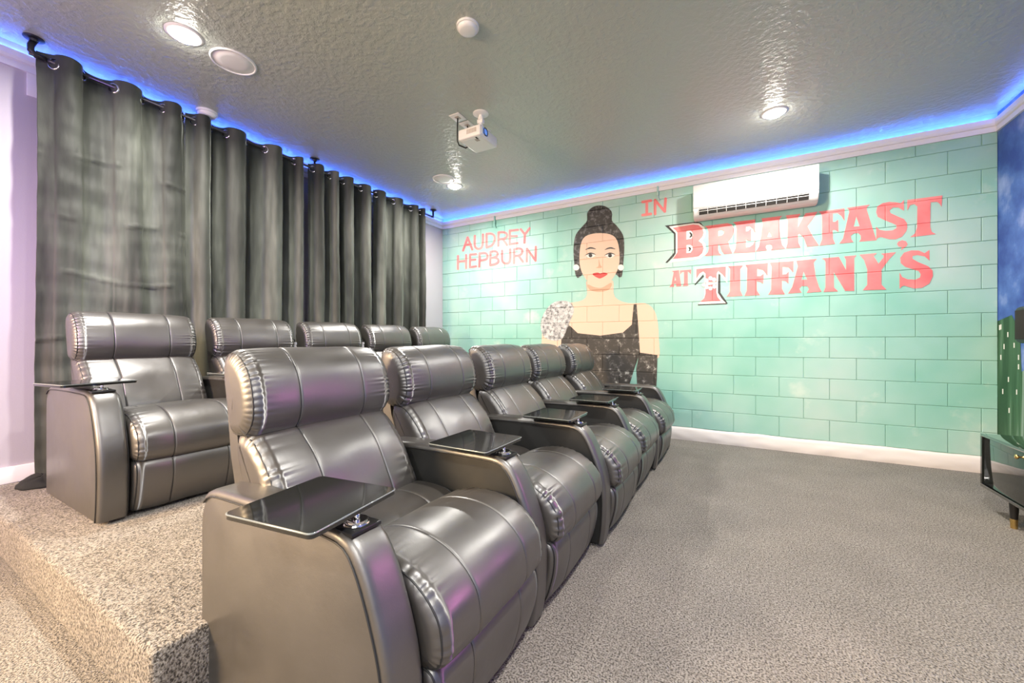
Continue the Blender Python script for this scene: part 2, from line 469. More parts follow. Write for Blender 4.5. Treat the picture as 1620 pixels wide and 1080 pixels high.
# slab-serif title letters, traced in the wall plane
OA, OB, OC, OD, ST = (1040, 310), (1270, 300), (1040, 390), (1270, 370), 6.75
big = [
 (OA, [[(165, 340), (380, 305), (440, 312), (480, 345), (495, 390), (485, 430), (440, 480), (480, 510), (495, 560), (480, 610), (440, 645), (380, 655), (165, 672), (205, 615), (215, 600), (215, 390), (205, 375)],
       [(310, 370), (350, 365), (375, 385), (380, 420), (365, 455), (310, 465)], [(310, 525), (345, 520), (375, 535), (378, 570), (355, 605), (310, 610)]]),
 (OA, [[(505, 322), (750, 290), (795, 305), (818, 350), (812, 410), (790, 450), (757, 485), (765, 530), (800, 612), (715, 622), (690, 590), (665, 517), (648, 520), (648, 575), (660, 610), (685, 630), (505, 640), (540, 600), (550, 560), (548, 380), (535, 345)],
       [(650, 370), (690, 360), (712, 375), (712, 400), (690, 420), (650, 430)]]),
 (OA, [[(808, 280), (1045, 250), (1045, 395), (1020, 350), (985, 320), (945, 325), (945, 380), (970, 375), (1000, 345), (1000, 480), (970, 475), (945, 460), (945, 550), (985, 545), (1020, 520), (1045, 470), (1045, 600), (812, 610), (835, 560), (845, 480), (848, 350), (838, 305)]]),
 (OA, [[(1110, 240), (1335, 212), (1310, 235), (1300, 270), (1310, 420), (1330, 520), (1365, 562), (1210, 578), (1225, 560), (1222, 525), (1200, 512), (1165, 520), (1155, 545), (1170, 580), (1050, 592), (1085, 540), (1105, 440), (1125, 300), (1120, 265)],
       [(1195, 375), (1170, 440), (1225, 435)]]),
 (OA, [[(1370, 208), (1530, 190), (1505, 225), (1500, 335), (1580, 185), (1712, 167), (1640, 270), (1600, 322), (1662, 435), (1722, 527), (1597, 540), (1560, 440), (1515, 400), (1500, 410), (1505, 500), (1530, 550), (1372, 560), (1390, 500), (1392, 260)]]),
 (OB, [[(165, 235), (445, 200), (445, 335), (410, 280), (370, 250), (320, 255), (320, 345), (345, 345), (378, 320), (380, 452), (345, 430), (318, 430), (320, 520), (345, 578), (180, 597), (205, 530), (205, 290), (195, 255)]]),
 (OB, [[(470, 195), (715, 160), (690, 180), (680, 210), (740, 400), (785, 540), (600, 555), (620, 530), (618, 490), (590, 462), (545, 465), (512, 490), (515, 525), (540, 560), (390, 575), (430, 520), (495, 240), (490, 210)],
       [(570, 285), (542, 395), (605, 390)]]),
 (OB, [[(1080, 110), (1078, 225), (1020, 190), (960, 190), (925, 220), (935, 250), (1000, 280), (1080, 315), (1112, 360), (1115, 400), (1105, 440), (1060, 500), (990, 530), (930, 530), (830, 505), (800, 515), (785, 535), (783, 395), (820, 430), (880, 440), (960, 435), (1000, 410), (1000, 380), (950, 355), (860, 320), (800, 290), (783, 240), (795, 180), (850, 145), (920, 132), (990, 135), (1045, 145)]]),
 (OB, [[(1115, 110), (1490, 62), (1480, 185), (1460, 150), (1430, 130), (1365, 135), (1362, 200), (1360, 400), (1375, 450), (1420, 475), (1145, 508), (1200, 465), (1220, 400), (1222, 180), (1190, 155), (1145, 165), (1115, 225)]]),
 (OB, [[(1005, 580), (1020, 555), (1060, 540), (1100, 550), (1118, 580), (1105, 605), (1045, 648), (1060, 615), (1020, 605)]]),
 (OC, [[(155, 262), (230, 252), (255, 420), (200, 425), (205, 405), (195, 395), (178, 397), (172, 412), (182, 428), (130, 432), (152, 400), (175, 272)], [(190, 320), (183, 362), (202, 360)]]),
 (OC, [[(240, 255), (362, 245), (358, 300), (345, 278), (325, 265), (325, 400), (332, 417), (270, 421), (285, 395), (285, 270), (262, 274), (245, 298)]]),
 (OC, [[(755, 210), (915, 200), (885, 240), (885, 470), (910, 525), (740, 533), (775, 480), (778, 240)]]),
 (OC, [[(940, 195), (1180, 175), (1175, 310), (1130, 250), (1065, 235), (1065, 315), (1100, 315), (1135, 290), (1130, 395), (1095, 375), (1062, 370), (1062, 470), (1095, 517), (930, 525), (955, 470), (960, 230)]]),
 (OC, [[(1200, 172), (1455, 155), (1452, 280), (1400, 220), (1335, 215), (1335, 300), (1375, 295), (1402, 265), (1400, 395), (1365, 365), (1330, 362), (1330, 450), (1360, 508), (1185, 512), (1215, 460), (1220, 210)]]),
 (OC, [[(1485, 152), (1702, 130), (1668, 170), (1690, 320), (1725, 430), (1752, 480), (1595, 492), (1620, 450), (1600, 420), (1540, 420), (1515, 450), (1540, 490), (1395, 500), (1440, 430), (1500, 210)], [(1560, 265), (1540, 355), (1600, 352)]]),
 (OD, [[(200, 262), (385, 245), (462, 385), (460, 275), (440, 240), (572, 228), (548, 262), (548, 607), (452, 607), (330, 405), (332, 570), (375, 612), (222, 618), (242, 570), (243, 300), (230, 275)]]),
 (OD, [[(605, 222), (790, 205), (755, 235), (808, 318), (862, 250), (862, 230), (835, 210), (995, 195), (930, 260), (840, 380), (838, 540), (890, 592), (640, 600), (688, 545), (688, 380), (655, 280)]]),
 (OD, [[(1350, 170), (1352, 285), (1300, 240), (1220, 225), (1170, 235), (1170, 265), (1230, 300), (1340, 345), (1385, 390), (1388, 450), (1350, 530), (1270, 575), (1190, 582), (1080, 550), (1055, 560), (1033, 585), (1033, 412), (1060, 460), (1120, 485), (1200, 488), (1250, 465), (1258, 430), (1235, 395), (1170, 375), (1090, 350), (1045, 310), (1040, 255), (1080, 200), (1160, 175), (1240, 178), (1300, 205)]]),
]
# black and cream outlines behind the two capitals
tag(decal('letter_outline', [[zm(OA, ST, [(80, 316), (425, 274), (465, 288), (500, 330), (300, 335), (200, 400), (200, 620), (105, 715), (85, 712), (178, 605), (178, 405)])]], M['black_paint'], wf, 0), 'black outline painted behind the large B')
tag(decal('letter_outline', [[zm(OA, ST, [(125, 325), (380, 290), (445, 293), (500, 330), (517, 390), (507, 435), (482, 475), (512, 510), (522, 570), (507, 625), (458, 668), (390, 682), (125, 712), (160, 672), (196, 615), (196, 398)])]], M['cream_paint'], wf, 1), 'cream outline painted around the large B')
tag(decal('letter_outline', [[zm(OC, ST, [(395, 405), (488, 298), (498, 322), (405, 412)])], [zm(OC, ST, [(650, 292), (672, 298), (674, 492), (752, 606), (740, 613), (434, 627), (434, 612), (700, 598), (648, 500)])]], M['black_paint'], wf, 0), 'black outline painted behind the large T')
tag(decal('letter_outline', [[zm(OC, ST, [(398, 222), (750, 197), (746, 392), (690, 320), (652, 275), (644, 490), (690, 560), (732, 603), (435, 616), (490, 560), (503, 520), (502, 300), (488, 288), (400, 392)])]], M['cream_paint'], wf, 1), 'cream outline painted around the large T')
tag(decal('painted_letter', [[zm(OC, ST, [(415, 240), (732, 212), (728, 338), (690, 292), (650, 262), (634, 285), (630, 490), (642, 538), (678, 580), (460, 588), (500, 550), (515, 500), (515, 290), (490, 265), (452, 288), (415, 345)])]], M['coral'], wf, 2), 'large coral slab-serif capital with a ring of white dots')
def disc2(cx, cy, r, n=16): return [(cx + r * math.cos(2 * PI * k / n), cy + r * math.sin(2 * PI * k / n)) for k in range(n)]
dots = [(567, 338), (605, 352), (525, 362), (495, 408), (527, 433), (567, 445), (608, 427)]
decal('letter_dots', [[zm(OC, ST, disc2(x, y, 23))] for x, y in dots] , M['grey_paint'], wf, 3)
tag(decal('letter_dots', [[zm(OC, ST, disc2(x, y, 19))] for x, y in dots] + [[zm(OC, ST, [(520, 380), (640, 375), (645, 400), (520, 412)])]], M['cream_paint'], wf, 4), 'white painted dots on the large letter')
for (off, loops) in big:
    tag(decal('painted_letter', [[zm(off, ST, lp) for lp in loops]], M['coral'], wf, 2), 'large coral slab-serif painted letter')
decal('letter_shade', [[zm(OA, ST, [(338, 388), (355, 387), (372, 405), (372, 430), (350, 447), (340, 442), (355, 418)])], [zm(OA, ST, [(330, 545), (345, 545), (362, 562), (350, 585), (328, 593), (342, 570)])]], M['black_paint'], wf, 3)

# painted figure: a plain generic woman in a black gown and long gloves
OF, SF = (760, 300), 3.373
def fig(name, m_, ly, pts, parent, sm=True, label=None, holes=None):
    lp = [zm(OF, SF, smooth2(pts) if sm else pts)]
    o = decal(name, [lp], M[m_], parent, ly)
    if label: o['label'] = label
    return o
body = fig('painted_figure', 'skin_paint', 1, [(400, 606), (470, 604), (540, 592), (570, 560), (568, 480), (640, 500), (705, 480), (712, 560), (745, 592), (800, 606), (880, 606), (925, 640), (945, 700), (952, 800), (948, 900), (850, 900), (840, 860), (640, 860), (440, 860), (430, 900), (332, 900), (328, 800), (335, 700), (355, 640)], wf, label='plain painted woman in a black gown and long black gloves')
fig('neck_shade', 'skin_shade', 2, [(572, 505), (610, 520), (650, 522), (700, 495), (690, 530), (640, 545), (585, 535)], body)
fig('painted_hair', 'hair', 2, [(500, 380), (498, 300), (510, 240), (545, 195), (570, 165), (572, 120), (610, 88), (665, 88), (702, 120), (702, 165), (730, 195), (762, 245), (768, 310), (762, 400), (750, 470), (700, 440), (570, 440), (515, 470)], body)
fig('painted_face', 'skin_paint', 3, [(548, 262), (600, 235), (680, 235), (725, 262), (742, 330), (738, 410), (705, 475), (660, 512), (620, 515), (570, 485), (535, 420), (530, 335)], body)
for s in (-1, 1):
    cx = 640 + s * 52 if s < 0 else 692
    fig('painted_eye', 'cream_paint', 4, [(cx - 26, 352), (cx, 338), (cx + 26, 350), (cx, 364)], body)
    fig('painted_pupil', 'black_paint', 5, disc2(cx, 351, 10, 10), body)
    fig('painted_brow', 'hair', 4, [(cx - 30, 322), (cx, 306), (cx + 32, 318), (cx, 315)], body)
    fig('painted_lash', 'black_paint', 6, [(cx - 32, 352), (cx, 335), (cx + 32, 348), (cx, 342)], body)
fig('painted_nose', 'skin_shade', 4, [(632, 370), (640, 400), (650, 412), (640, 418), (615, 416), (630, 408)], body)
fig('painted_lips', 'red_paint', 4, [(598, 450), (625, 442), (640, 447), (658, 442), (680, 450), (645, 472), (625, 470)], body)
for cx in (512, 750): fig('painted_earring', 'cream_paint', 4, disc2(cx, 415, 16, 10), body)
fig('painted_shawl', 'stole', 4, [(345, 650), (395, 600), (470, 596), (500, 640), (470, 720), (430, 800), (345, 790), (322, 720)], body)
fig('painted_dress', 'dress', 3, [(446, 610), (462, 612), (472, 720), (520, 765), (640, 778), (760, 762), (808, 720), (818, 612), (834, 610), (845, 760), (852, 870), (830, 930), (808, 1000), (790, 1060), (490, 1060), (472, 1000), (450, 930), (428, 870), (435, 760)], body, sm=False, label='painted mottled black gown')
fig('painted_glove', 'dress', 3, [(848, 868), (945, 882), (942, 1000), (938, 1065), (838, 1065), (832, 960)], body, sm=False)
fig('painted_glove', 'dress', 3, [(432, 868), (335, 882), (338, 1000), (342, 1065), (442, 1065), (448, 960)], body, sm=False)

# cornice on the walls, with LED ledge
def cornice(name, a, b, nrm, gaps=()):
    """a, b: wall points (x, y); nrm: unit normal into the room"""
    a, b, n = Vector(a), Vector(b), Vector(nrm)
    prof = [(0, 2.868), (.016, 2.868), (.016, 2.905), (.012, 2.908), (.012, 2.912), (.024, 2.918), (.03, 2.935), (.03, 2.972), (.022, 2.976), (.022, 2.962), (0, 2.962)]
    bm = bmesh.new()
    d = (b - a).normalized()
    rings = []
    for end, s in ((a, 1), (b, -1)):
        rings.append([bm.verts.new((end.x + n.x * p + d.x * s * p, end.y + n.y * p + d.y * s * p, z)) for p, z in prof])
    k = len(prof)
    for i in range(k):
        bm.faces.new((rings[0][i], rings[0][(i + 1) % k], rings[1][(i + 1) % k], rings[1][i]))
    bm.faces.new(rings[0]); bm.faces.new(rings[1][::-1])
    o = mesh_obj(name, bm, M['trim'], smooth=False)
    tag(o, kind='structure')
    return o
cornice('trim_1', (XL, D), (XR, D), (0, -1))
cornice('trim_2', (XL, YB), (XL, D), (1, 0))
cornice('trim_3', (XR, D), (XR, YB), (-1, 0))

def led_strip(name, a, b, nrm, label, power):
    a, b, n = Vector(a), Vector(b), Vector(nrm)
    L = (b - a).length; d = (b - a).normalized()
    t = empty(name, (a.x, a.y, 2.965)); t.rotation_euler = (0, 0, math.atan2(d.y, d.x))
    tag(t, label, 'led strip')
    sgn = 1 if (Matrix.Rotation(math.atan2(d.y, d.x), 2) @ Vector((0, 1))).dot(n) > 0 else -1
    ys = sorted((sgn * .002, sgn * .012))
    boxo('tape', .03, L - .03, ys[0], ys[1], .0, .006, M['led_tape'], t)
    bm = bmesh.new()
    k = int(L / .0667)
    for i in range(k):
        x = .05 + i * .0667
        if x > L - .04: break
        box(bm, x, x + .012, *sorted((sgn * .001, sgn * .009)), .006, .015)
    tag(mesh_obj('diodes', bm, M['led'], t, smooth=False), kind='stuff')
    l = bpy.data.lights.new(name + '_glow', 'AREA'); l.shape = 'RECTANGLE'
    l.size = L - .06; l.size_y = .012; l.energy = power; l.color = (.05, .12, 1.0)
    o = bpy.data.objects.new('led_glow_light', l); C.objects.link(o)
    o.parent = t; o.location = (L / 2, sgn * .016, .012); o.rotation_euler = (PI, 0, 0)
led_strip('led_strip', (XL, D), (XR, D), (0, -1), 'blue LED strip glowing above the cornice over the mint block wall', 7)
led_strip('led_strip', (XL, YB), (XL, D), (1, 0), 'blue LED strip glowing above the cornice behind the curtains', 16)
led_strip('led_strip', (XR, D), (XR, YB), (-1, 0), 'blue LED strip glowing above the cornice on the blue painted wall', 9)

# footing of the block wall: lumpy white band
bm = bmesh.new()
nx, nz = 240, 8
grid = []
for i in range(nx + 1):
    x = XL + (XR - XL) * i / nx
    top = .139 + .007 * noise.noise(Vector((x * 3, 0, 0))) + .004 * noise.noise(Vector((x * 14, 1, 0)))
    col = []
    for j in range(nz + 1):
        z = top * j / nz
        y = D - .014 - .010 * math.sin(PI * min(1, j / nz + .15)) - .006 * noise.noise(Vector((x * 6, z * 18, 3))) + (.012 if j == nz else 0)
        col.append(bm.verts.new((x, y, z)))
    col.append(bm.verts.new((x, D + .01, top + .001)))
    grid.append(col)
for i in range(nx):
    for j in range(nz + 1):
        bm.faces.new((grid[i][j], grid[i + 1][j], grid[i + 1][j + 1], grid[i][j + 1]))
tag(mesh_obj('baseboard_front', bm, M['base_white']), kind='structure')
tag(boxo('baseboard_left', XL, XL + .016, .5, D, PZ, PZ + .105, M['trim'], None, .004), kind='structure')
tag(boxo('trim_4', XL, XL + .012, .70, .80, 2.72, 2.868, M['trim'], None, .002), kind='structure')

# small painted brackets hanging from the cornice on the mural wall
for px, py, lab in ((784, 352, 'small mint painted hook under the cornice left of the painted figure'), (1041, 303, 'small mint painted hook under the cornice beside the word IN')):
    x, z = wall_pt(px, py)
    t = empty('cornice_hook', (x, D, 2.84)); tag(t, lab, 'hook')
    boxo('plate', -.010, .010, -.032, .0, -.02, .085, M['teal'], t, .003)
    bm = bmesh.new(); tube(bm, [(0, -.02, -.015), (.002, -.022, -.05), (.01, -.024, -.075), (.022, -.022, -.085)], .007, 8)
    mesh_obj('hook', bm, M['teal'], t)

# tower painted on the right wall
def rwall(px, py):
    rx = (px - 810) / 631; up = (540 - py) / 631
    dX = rx * .8697 - .4935; dY = rx * .4935 + .8697
    t = XR / dX
    return dY * t, CAM_Z + up * t
def rdecal(name, pts, m_, ly, parent):
    bm = bmesh.new()
    vs = [bm.verts.new((XR - .001 - ly * .0006, *rwall(*p))) for p in pts]
    bm.faces.new(vs)
    return mesh_obj(name, bm, M[m_], parent, smooth=False)
tw = rdecal('painted_tower', [(1577, 508), (1580, 507), (1601, 498), (1614, 523), (1617, 600), (1619, 720), (1577, 720)], 'tower_paint', 1, wr)
tag(tw, 'painted dark green tower block with small lit windows')
rdecal('painted_hill', [(1612, 590), (1640, 575), (1640, 760), (1612, 740)], 'tower_paint', 0, wr)
for (x, y) in ((1582, 518), (1584, 517), (1595, 529), (1605, 546), (1589, 548), (1584, 565), (1609, 524), (1612, 527), (1612, 565), (1612, 580), (1596, 600), (1587, 619), (1609, 620), (1597, 649)):
    rdecal('painted_window', [(x - .9, y - 4), (x + .9, y - 4), (x + .9, y + 4), (x - .9, y + 4)], 'cream_paint', 2, tw)

# ------------------------------------------------------------------ recliners
ARM_W = .112
def pad(name, prof, y0, y1, parent, mt, n=72, er=.035, crown=.012, seams=(), front=None, gather=0, gfreq=46, seed=0, lump=.004):
    """stuffed leather pad: closed (x, z) profile lofted from y0 to y1 with rounded, gathered ends"""
    pr = catmull(prof, n)
    area2 = sum(pr[i].x * pr[(i + 1) % n].y - pr[(i + 1) % n].x * pr[i].y for i in range(n))
    sg = 1 if area2 > 0 else -1
    nr = []
    for i in range(n):
        t = (pr[(i + 1) % n] - pr[i - 1]).normalized()
        nr.append(Vector((t.y, -t.x)) * sg)
    cen = sum(pr, Vector((0, 0))) / n
    W = y1 - y0
    st = set()
    for k in range(9): st.add(er * (1 - math.cos(PI / 2 * k / 8)))
    k = er
    while k < W / 2: st.add(k); k += .009 if (gather and k < .13) else .016
    ys = sorted([s for s in st] + [W - s for s in st])
    for s in seams:
        c = s * W
        ys = [y for y in ys if abs(y - c) > .009] + [c - .008, c - .0045, c - .002, c, c + .002, c + .0045, c + .008]
    ys = sorted(ys)
    bm = bmesh.new(); rings = []
    for y in ys:
        d = min(y, W - y)
        u = y / W
        inset = 0
        if d < er: inset = er * (1 - math.sqrt(max(0, 1 - (1 - d / er) ** 2)))
        ring = []
        for i in range(n):
            fr = front(pr[i], nr[i]) if front else 1
            off = -inset + crown * (1 - (2 * u - 1) ** 4) * max(0, fr)
            # stitched seams
            sv = 0
            for s in seams:
                dd = abs(y - s * W)
                sv = max(sv, math.exp(-(dd / .0028) ** 2) * .0050 + math.exp(-(dd / .010) ** 2) * .0010)
            off -= sv * max(0, fr)
            if gather and fr > .2:
                side = 0 if y < W / 2 else 50
                ph = i / n * gfreq * 2 * PI / 2 + 4.5 * noise.noise(Vector((i / n * 9, side + seed, 0)))
                f = abs(math.sin(ph)) ** .7 * 2 - 1
                var = .18 + 1.5 * abs(noise.noise(Vector((i / n * 14, side, seed + 5))))
                env = math.exp(-max(0, d - .016) / (.018 + .035 * var)) * min(1, d / .012)
                off += gather * f * env * var
            off += lump * noise.noise(Vector((pr[i].x * 7, y * 6 + seed * 3, pr[i].y * 7))) * min(1, d / er)
            p = pr[i] + nr[i] * off
            ring.append(bm.verts.new((p.x, y0 + y, p.y)))
        rings.append(ring)
    rings_co = [[v.co.copy() for v in r_] for r_ in rings]
    for a, b in zip(rings, rings[1:]):
        for i in range(n):
            bm.faces.new((a[i], a[(i + 1) % n], b[(i + 1) % n], b[i]))
    for ring, yy in ((rings[0], y0), (rings[-1], y1)):
        c = bm.verts.new((sum(v.co.x for v in ring) / n, yy, sum(v.co.z for v in ring) / n))
        for i in range(n): bm.faces.new((ring[i], ring[(i + 1) % n], c))
    o = mesh_obj(name, bm, mt, parent)
    for s in seams:
        ring = rings_co[min(range(len(ys)), key=lambda q: abs(ys[q] - s * W))]
        run = [ring[i] for i in range(n) if not front or front(pr[i], nr[i]) > .5]
        st_i = 0
        for q in range(1, len(run)):
            if (run[q] - run[q - 1]).length > .05: st_i = q
        run = run[st_i:] + run[:st_i]
        if len(run) > 3:
            bm = bmesh.new(); tube(bm, run[1:-1][::2], .0027, 6)
            mesh_obj('seam', bm, M['piping'], o)
    # piping along both end seams
    for yy in (y0 + er * .35, y1 - er * .35):
        bm = bmesh.new()
        ins = er * (1 - math.sqrt(1 - (1 - .35) ** 2)) - .0035
        pts = []
        for i in range(n):
            if front and front(pr[i], nr[i]) <= .05: continue
            p = pr[i] - nr[i] * ins
            pts.append((p.x, yy, p.y))
        # split into runs at jumps
        runs = [[pts[0]]]
        for a, b in zip(pts, pts[1:]):
            if (Vector(a) - Vector(b)).length > .05: runs.append([])
            runs[-1].append(b)
        if len(runs) > 1 and (Vector(runs[0][0]) - Vector(runs[-1][-1])).length < .05:
            runs[0] = runs.pop() + runs[0]
        for r_ in runs:
            if len(r_) > 2: tube(bm, r_, .0028, 6)
        if len(bm.verts): mesh_obj('piping', bm, M['piping'], o)
        else: bm.free()
    return o

ARM_PROF = [(-.855, .02), (-.855, .30), (-.855, .50), (-.843, .575), (-.80, .622), (-.72, .635), (-.50, .640), (-.30, .640), (-.19, .638), (-.135, .624), (-.092, .575), (-.048, .480), (-.012, .37), (0, .26), (-.004, .12), (-.018, .02)]
def arm_curve():
    """open smooth path of the arm's outline, rear bottom over the top to front bottom"""
    return catmull(ARM_PROF, 70, closed=False)
def build_arm(root, y0, tray=True, tray_rot=0.0, side='dark_arm_leather'):
    cur = arm_curve()
    # body slab with soft edges
    y1 = y0 + ARM_W
    bm = bmesh.new()
    loops = []
    # side panel is slightly dished, the cap stands proud
    secs = [(0.0, .016), (.003, .009), (.010, .004), (ARM_W - .010, .004), (ARM_W - .003, .009), (ARM_W, .016)]
    N = len(cur)
    nrm = []
    for i in range(N):
        t = (cur[min(i + 1, N - 1)] - cur[max(i - 1, 0)]).normalized()
        nrm.append(Vector((t.y, -t.x)))    # inward side: curve runs up-over-down clockwise
    for yy, ins in secs:
        ring = [bm.verts.new((cur[i].x + nrm[i].x * ins, y0 + yy, cur[i].y + nrm[i].y * ins)) for i in range(N)]
        loops.append(ring)
    for a, b in zip(loops, loops[1:]):
        for i in range(N - 1): bm.faces.new((a[i], a[i + 1], b[i + 1], b[i]))
        bm.faces.new((a[0], b[0], b[-1], a[-1]))
    bm.faces.new(loops[0]); bm.faces.new(loops[-1][::-1])
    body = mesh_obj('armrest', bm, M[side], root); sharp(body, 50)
    # leather cap over top and front
    bm = bmesh.new()
    cs = []
    hw = ARM_W / 2 + .003
    for k in range(13):
        t = k / 12
        yy = -hw + 2 * hw * t
        e = min(t, 1 - t) * 2 * hw
        er = .018
        lift = .011 - (er * (1 - math.sqrt(max(0, 1 - (1 - e / er) ** 2))) if e < er else 0)
        cs.append((yy, lift))
    i0 = next(i for i in range(N) if cur[i].y > .585)
    # extra plumpness where the front bends
    rings = []
    for i in range(i0, N):
        s = (i - i0) / (N - 1 - i0)
        seam = math.exp(-((cur[i].y - .478) / .006) ** 2) * .006 if cur[i].x > -.2 else 0
        seam2 = math.exp(-((cur[i].x + .60) / .006) ** 2) * .004 if cur[i].y > .6 else 0
        plump = .005 * math.sin(PI * s)
        ring = []
        for yy, lift in cs:
            li = lift + plump * (1 - abs(yy / hw) ** 3) - seam - seam2
            ring.append(bm.verts.new((cur[i].x - nrm[i].x * li, y0 + ARM_W / 2 + yy, cur[i].y - nrm[i].y * li)))
        rings.append(ring)
    for a, b in zip(rings, rings[1:]):
        for k in range(len(cs) - 1): bm.faces.new((a[k], a[k + 1], b[k + 1], b[k]))
    # under skirt closing the edge
    for side in (0, -1):
        low = []
        for i in range(i0, N):
            low.append(bm.verts.new((cur[i].x + nrm[i].x * .014, rings[i - i0][side].co.y + (.004 if side == 0 else -.004), cur[i].y + nrm[i].y * .014)))
        for k in range(len(low) - 1): bm.faces.new((rings[k][side], rings[k + 1][side], low[k + 1], low[k]))
    cap = mesh_obj('arm_cap', bm, M['leather'], body)
    for yy in (y0 - .0035, y0 + ARM_W + .0035):
        bm = bmesh.new()
        tube(bm, [(cur[i].x + nrm[i].x * .008, yy, cur[i].y + nrm[i].y * .008) for i in range(i0, N)], .0028, 6)
        mesh_obj('arm_piping', bm, M['piping'], body)
    if not tray: return
    yc = y0 + ARM_W / 2
    # recessed black plate and swivel tray
    boxo('tray_plate', -.215, -.125, yc - .046, yc + .046, .640, .6515, M['black_plastic'], root, .004)
    t = empty('tray_table', (-.165, yc, .651)); t.parent = root
    bm = bmesh.new()
    lathe(bm, [(0, 0), (.030, 0), (.032, .003), (.030, .006), (.027, .007), (.027, .012), (.0, .012)], 28)
    mount = mesh_obj('swivel_disc', bm, M['chrome'], t); sharp(mount)
    bm = bmesh.new(); lathe(bm, [(0, .01), (.008, .01), (.008, .030), (0, .030)], 16)
    mesh_obj('post', bm, M['chrome'], t)
    bm = bmesh.new(); tube(bm, [(0, 0, .026), (-.04, 0, .024), (-.10, .0, .024), (-.15, 0, .028)], .005, 8)
    mesh_obj('bracket', bm, M['chrome'], t)
    R = Matrix.Rotation(tray_rot, 3, 'Z')
    bm = bmesh.new(); box(bm, -.145, .145, -.148, .148, .026, .0415)
    es = [e for e in bm.edges if abs(e.verts[0].co.z - e.verts[1].co.z) > .005]
    bmesh.ops.bevel(bm, geom=es, offset=.016, segments=4, profile=.5, affect='EDGES')
    es = [e for e in bm.edges if abs(e.verts[0].co.z - e.verts[1].co.z) < 1e-5 and len(e.link_faces) == 2 and e.calc_face_angle(0) > 1]
    bmesh.ops.bevel(bm, geom=es, offset=.0015, segments=2, affect='EDGES')
    for v in bm.verts: v.co = R @ (v.co + Vector((-.135, 0.0, 0)))
    sharp(mesh_obj('tray_top', bm, M['tray'], t), 40)
    bm = bmesh.new()
    box(bm, -.1465, .1465, -.1495, .1495, .0365, .0400)
    es = [e for e in bm.edges if abs(e.verts[0].co.z - e.verts[1].co.z) > .001]
    bmesh.ops.bevel(bm, geom=es, offset=.016, segments=4, profile=.5, affect='EDGES')
    for v in bm.verts: v.co = R @ (v.co + Vector((-.135, 0.0, 0)))
    tag(mesh_obj('tray_rim', bm, M['tray_edge'], t), 'clear shiny rim')

FRONTSEAT = lambda p, n_: 1 if (n_.x > -.35 and n_.y > -.75) else max(0, 1 - 2.0 * (-.35 - n_.x)) * (1 if n_.y > -.75 else .0)
def build_recliner(tray_rot=0.0, seed=0, last=False, side='dark_arm_leather'):
    root = empty('leather_recliner')
    PIT = .724
    a, b = ARM_W + .010, PIT - .008
    boxo('base_frame', -.76, -.10, a + .01, b - .01, .012, .30, M['frame_black'], root, .01)
    # seat: rear pad and thigh roll
    pad('seat', [(-.68, .40), (-.64, .475), (-.56, .497), (-.46, .500), (-.385, .488), (-.345, .455), (-.335, .41), (-.36, .36), (-.50, .35), (-.64, .36)], a, b, root, M['leather'],
        n=52, er=.03, crown=.012, seams=(.27, .73), front=lambda p, n_: 1 if n_.y > -.2 else 0, seed=seed)
    pad('seat_roll', [(-.375, .40), (-.355, .468), (-.30, .507), (-.20, .527), (-.10, .520), (-.02, .485), (.035, .430), (.052, .370), (.048, .320), (.020, .292), (-.06, .285), (-.22, .285), (-.36, .31)], a, b, root, M['leather'],
        n=190, er=.040, crown=.014, seams=(.27, .73), front=lambda p, n_: 1 if (n_.x > 0 or n_.y > 0) else .0, gather=.0070, gfreq=34, seed=seed + 1)
    pad('footrest', [(-.09, .275), (-.03, .290), (.012, .283), (.030, .250), (.030, .190), (.016, .120), (-.006, .055), (-.030, .028), (-.07, .025), (-.10, .06), (-.10, .16)], a + .004, b - .004, root, M['leather'],
        n=56, er=.026, crown=.010, seams=(.27, .73), front=lambda p, n_: 1 if n_.x > .1 or n_.y > .5 else 0, seed=seed + 2)
    # back
    y0, y1 = .084, .712
    pad('backrest', [(-.56, .44), (-.550, .50), (-.588, .58), (-.645, .68), (-.718, .760), (-.765, .788), (-.825, .790), (-.84, .72), (-.79, .58), (-.72, .44), (-.62, .41)], y0 + .008, y1 - .008, root, M['leather'],
        n=170, er=.042, crown=.020, seams=(.28, .73), front=lambda p, n_: 1 if n_.x > .0 or n_.y > .5 else 0, gather=.0065, gfreq=30, seed=seed + 3, lump=.007)
    pad('headrest', [(-.805, .786), (-.762, .797), (-.726, .85), (-.725, .92), (-.750, 1.0), (-.798, 1.056), (-.853, 1.080), (-.903, 1.065), (-.921, 1.01), (-.907, .92), (-.877, .81), (-.845, .786)], y0, y1, root, M['leather'],
        n=200, er=.048, crown=.012, seams=(.28, .73), front=lambda p, n_: 1 if n_.x > -.55 or n_.y > .5 else 0, gather=.0095, gfreq=36, seed=seed + 4)
    # rear shell
    bm = bmesh.new()
    sh = [(-.66, .30), (-.76, .52), (-.85, .74), (-.905, .99), (-.885, 1.035), (-.932, 1.03), (-.947, .95), (-.90, .70), (-.83, .45), (-.76, .10), (-.70, .10)]
    A = [bm.verts.new((x, y0 + .03, z)) for x, z in sh]; B = [bm.verts.new((x, y1 - .03, z)) for x, z in sh]
    k = len(sh)
    for i in range(k): bm.faces.new((A[i], A[(i + 1) % k], B[(i + 1) % k], B[i]))
    bm.faces.new(A); bm.faces.new(B[::-1])
    bmesh.ops.bevel(bm, geom=[e for e in bm.edges if abs(e.verts[0].co.y - e.verts[1].co.y) < .001], offset=.010, segments=2, affect='EDGES')
    sharp(mesh_obj('back_shell', bm, M['leather_panel'], root), 50)
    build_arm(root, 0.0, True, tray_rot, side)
    if last: build_arm(root, PIT, False)
    return root
def copy_tree(o, parent=None):
    c = o.copy(); C.objects.link(c)
    if parent is not None: c.parent = parent
    for ch in o.children: copy_tree(ch, c)
    return c
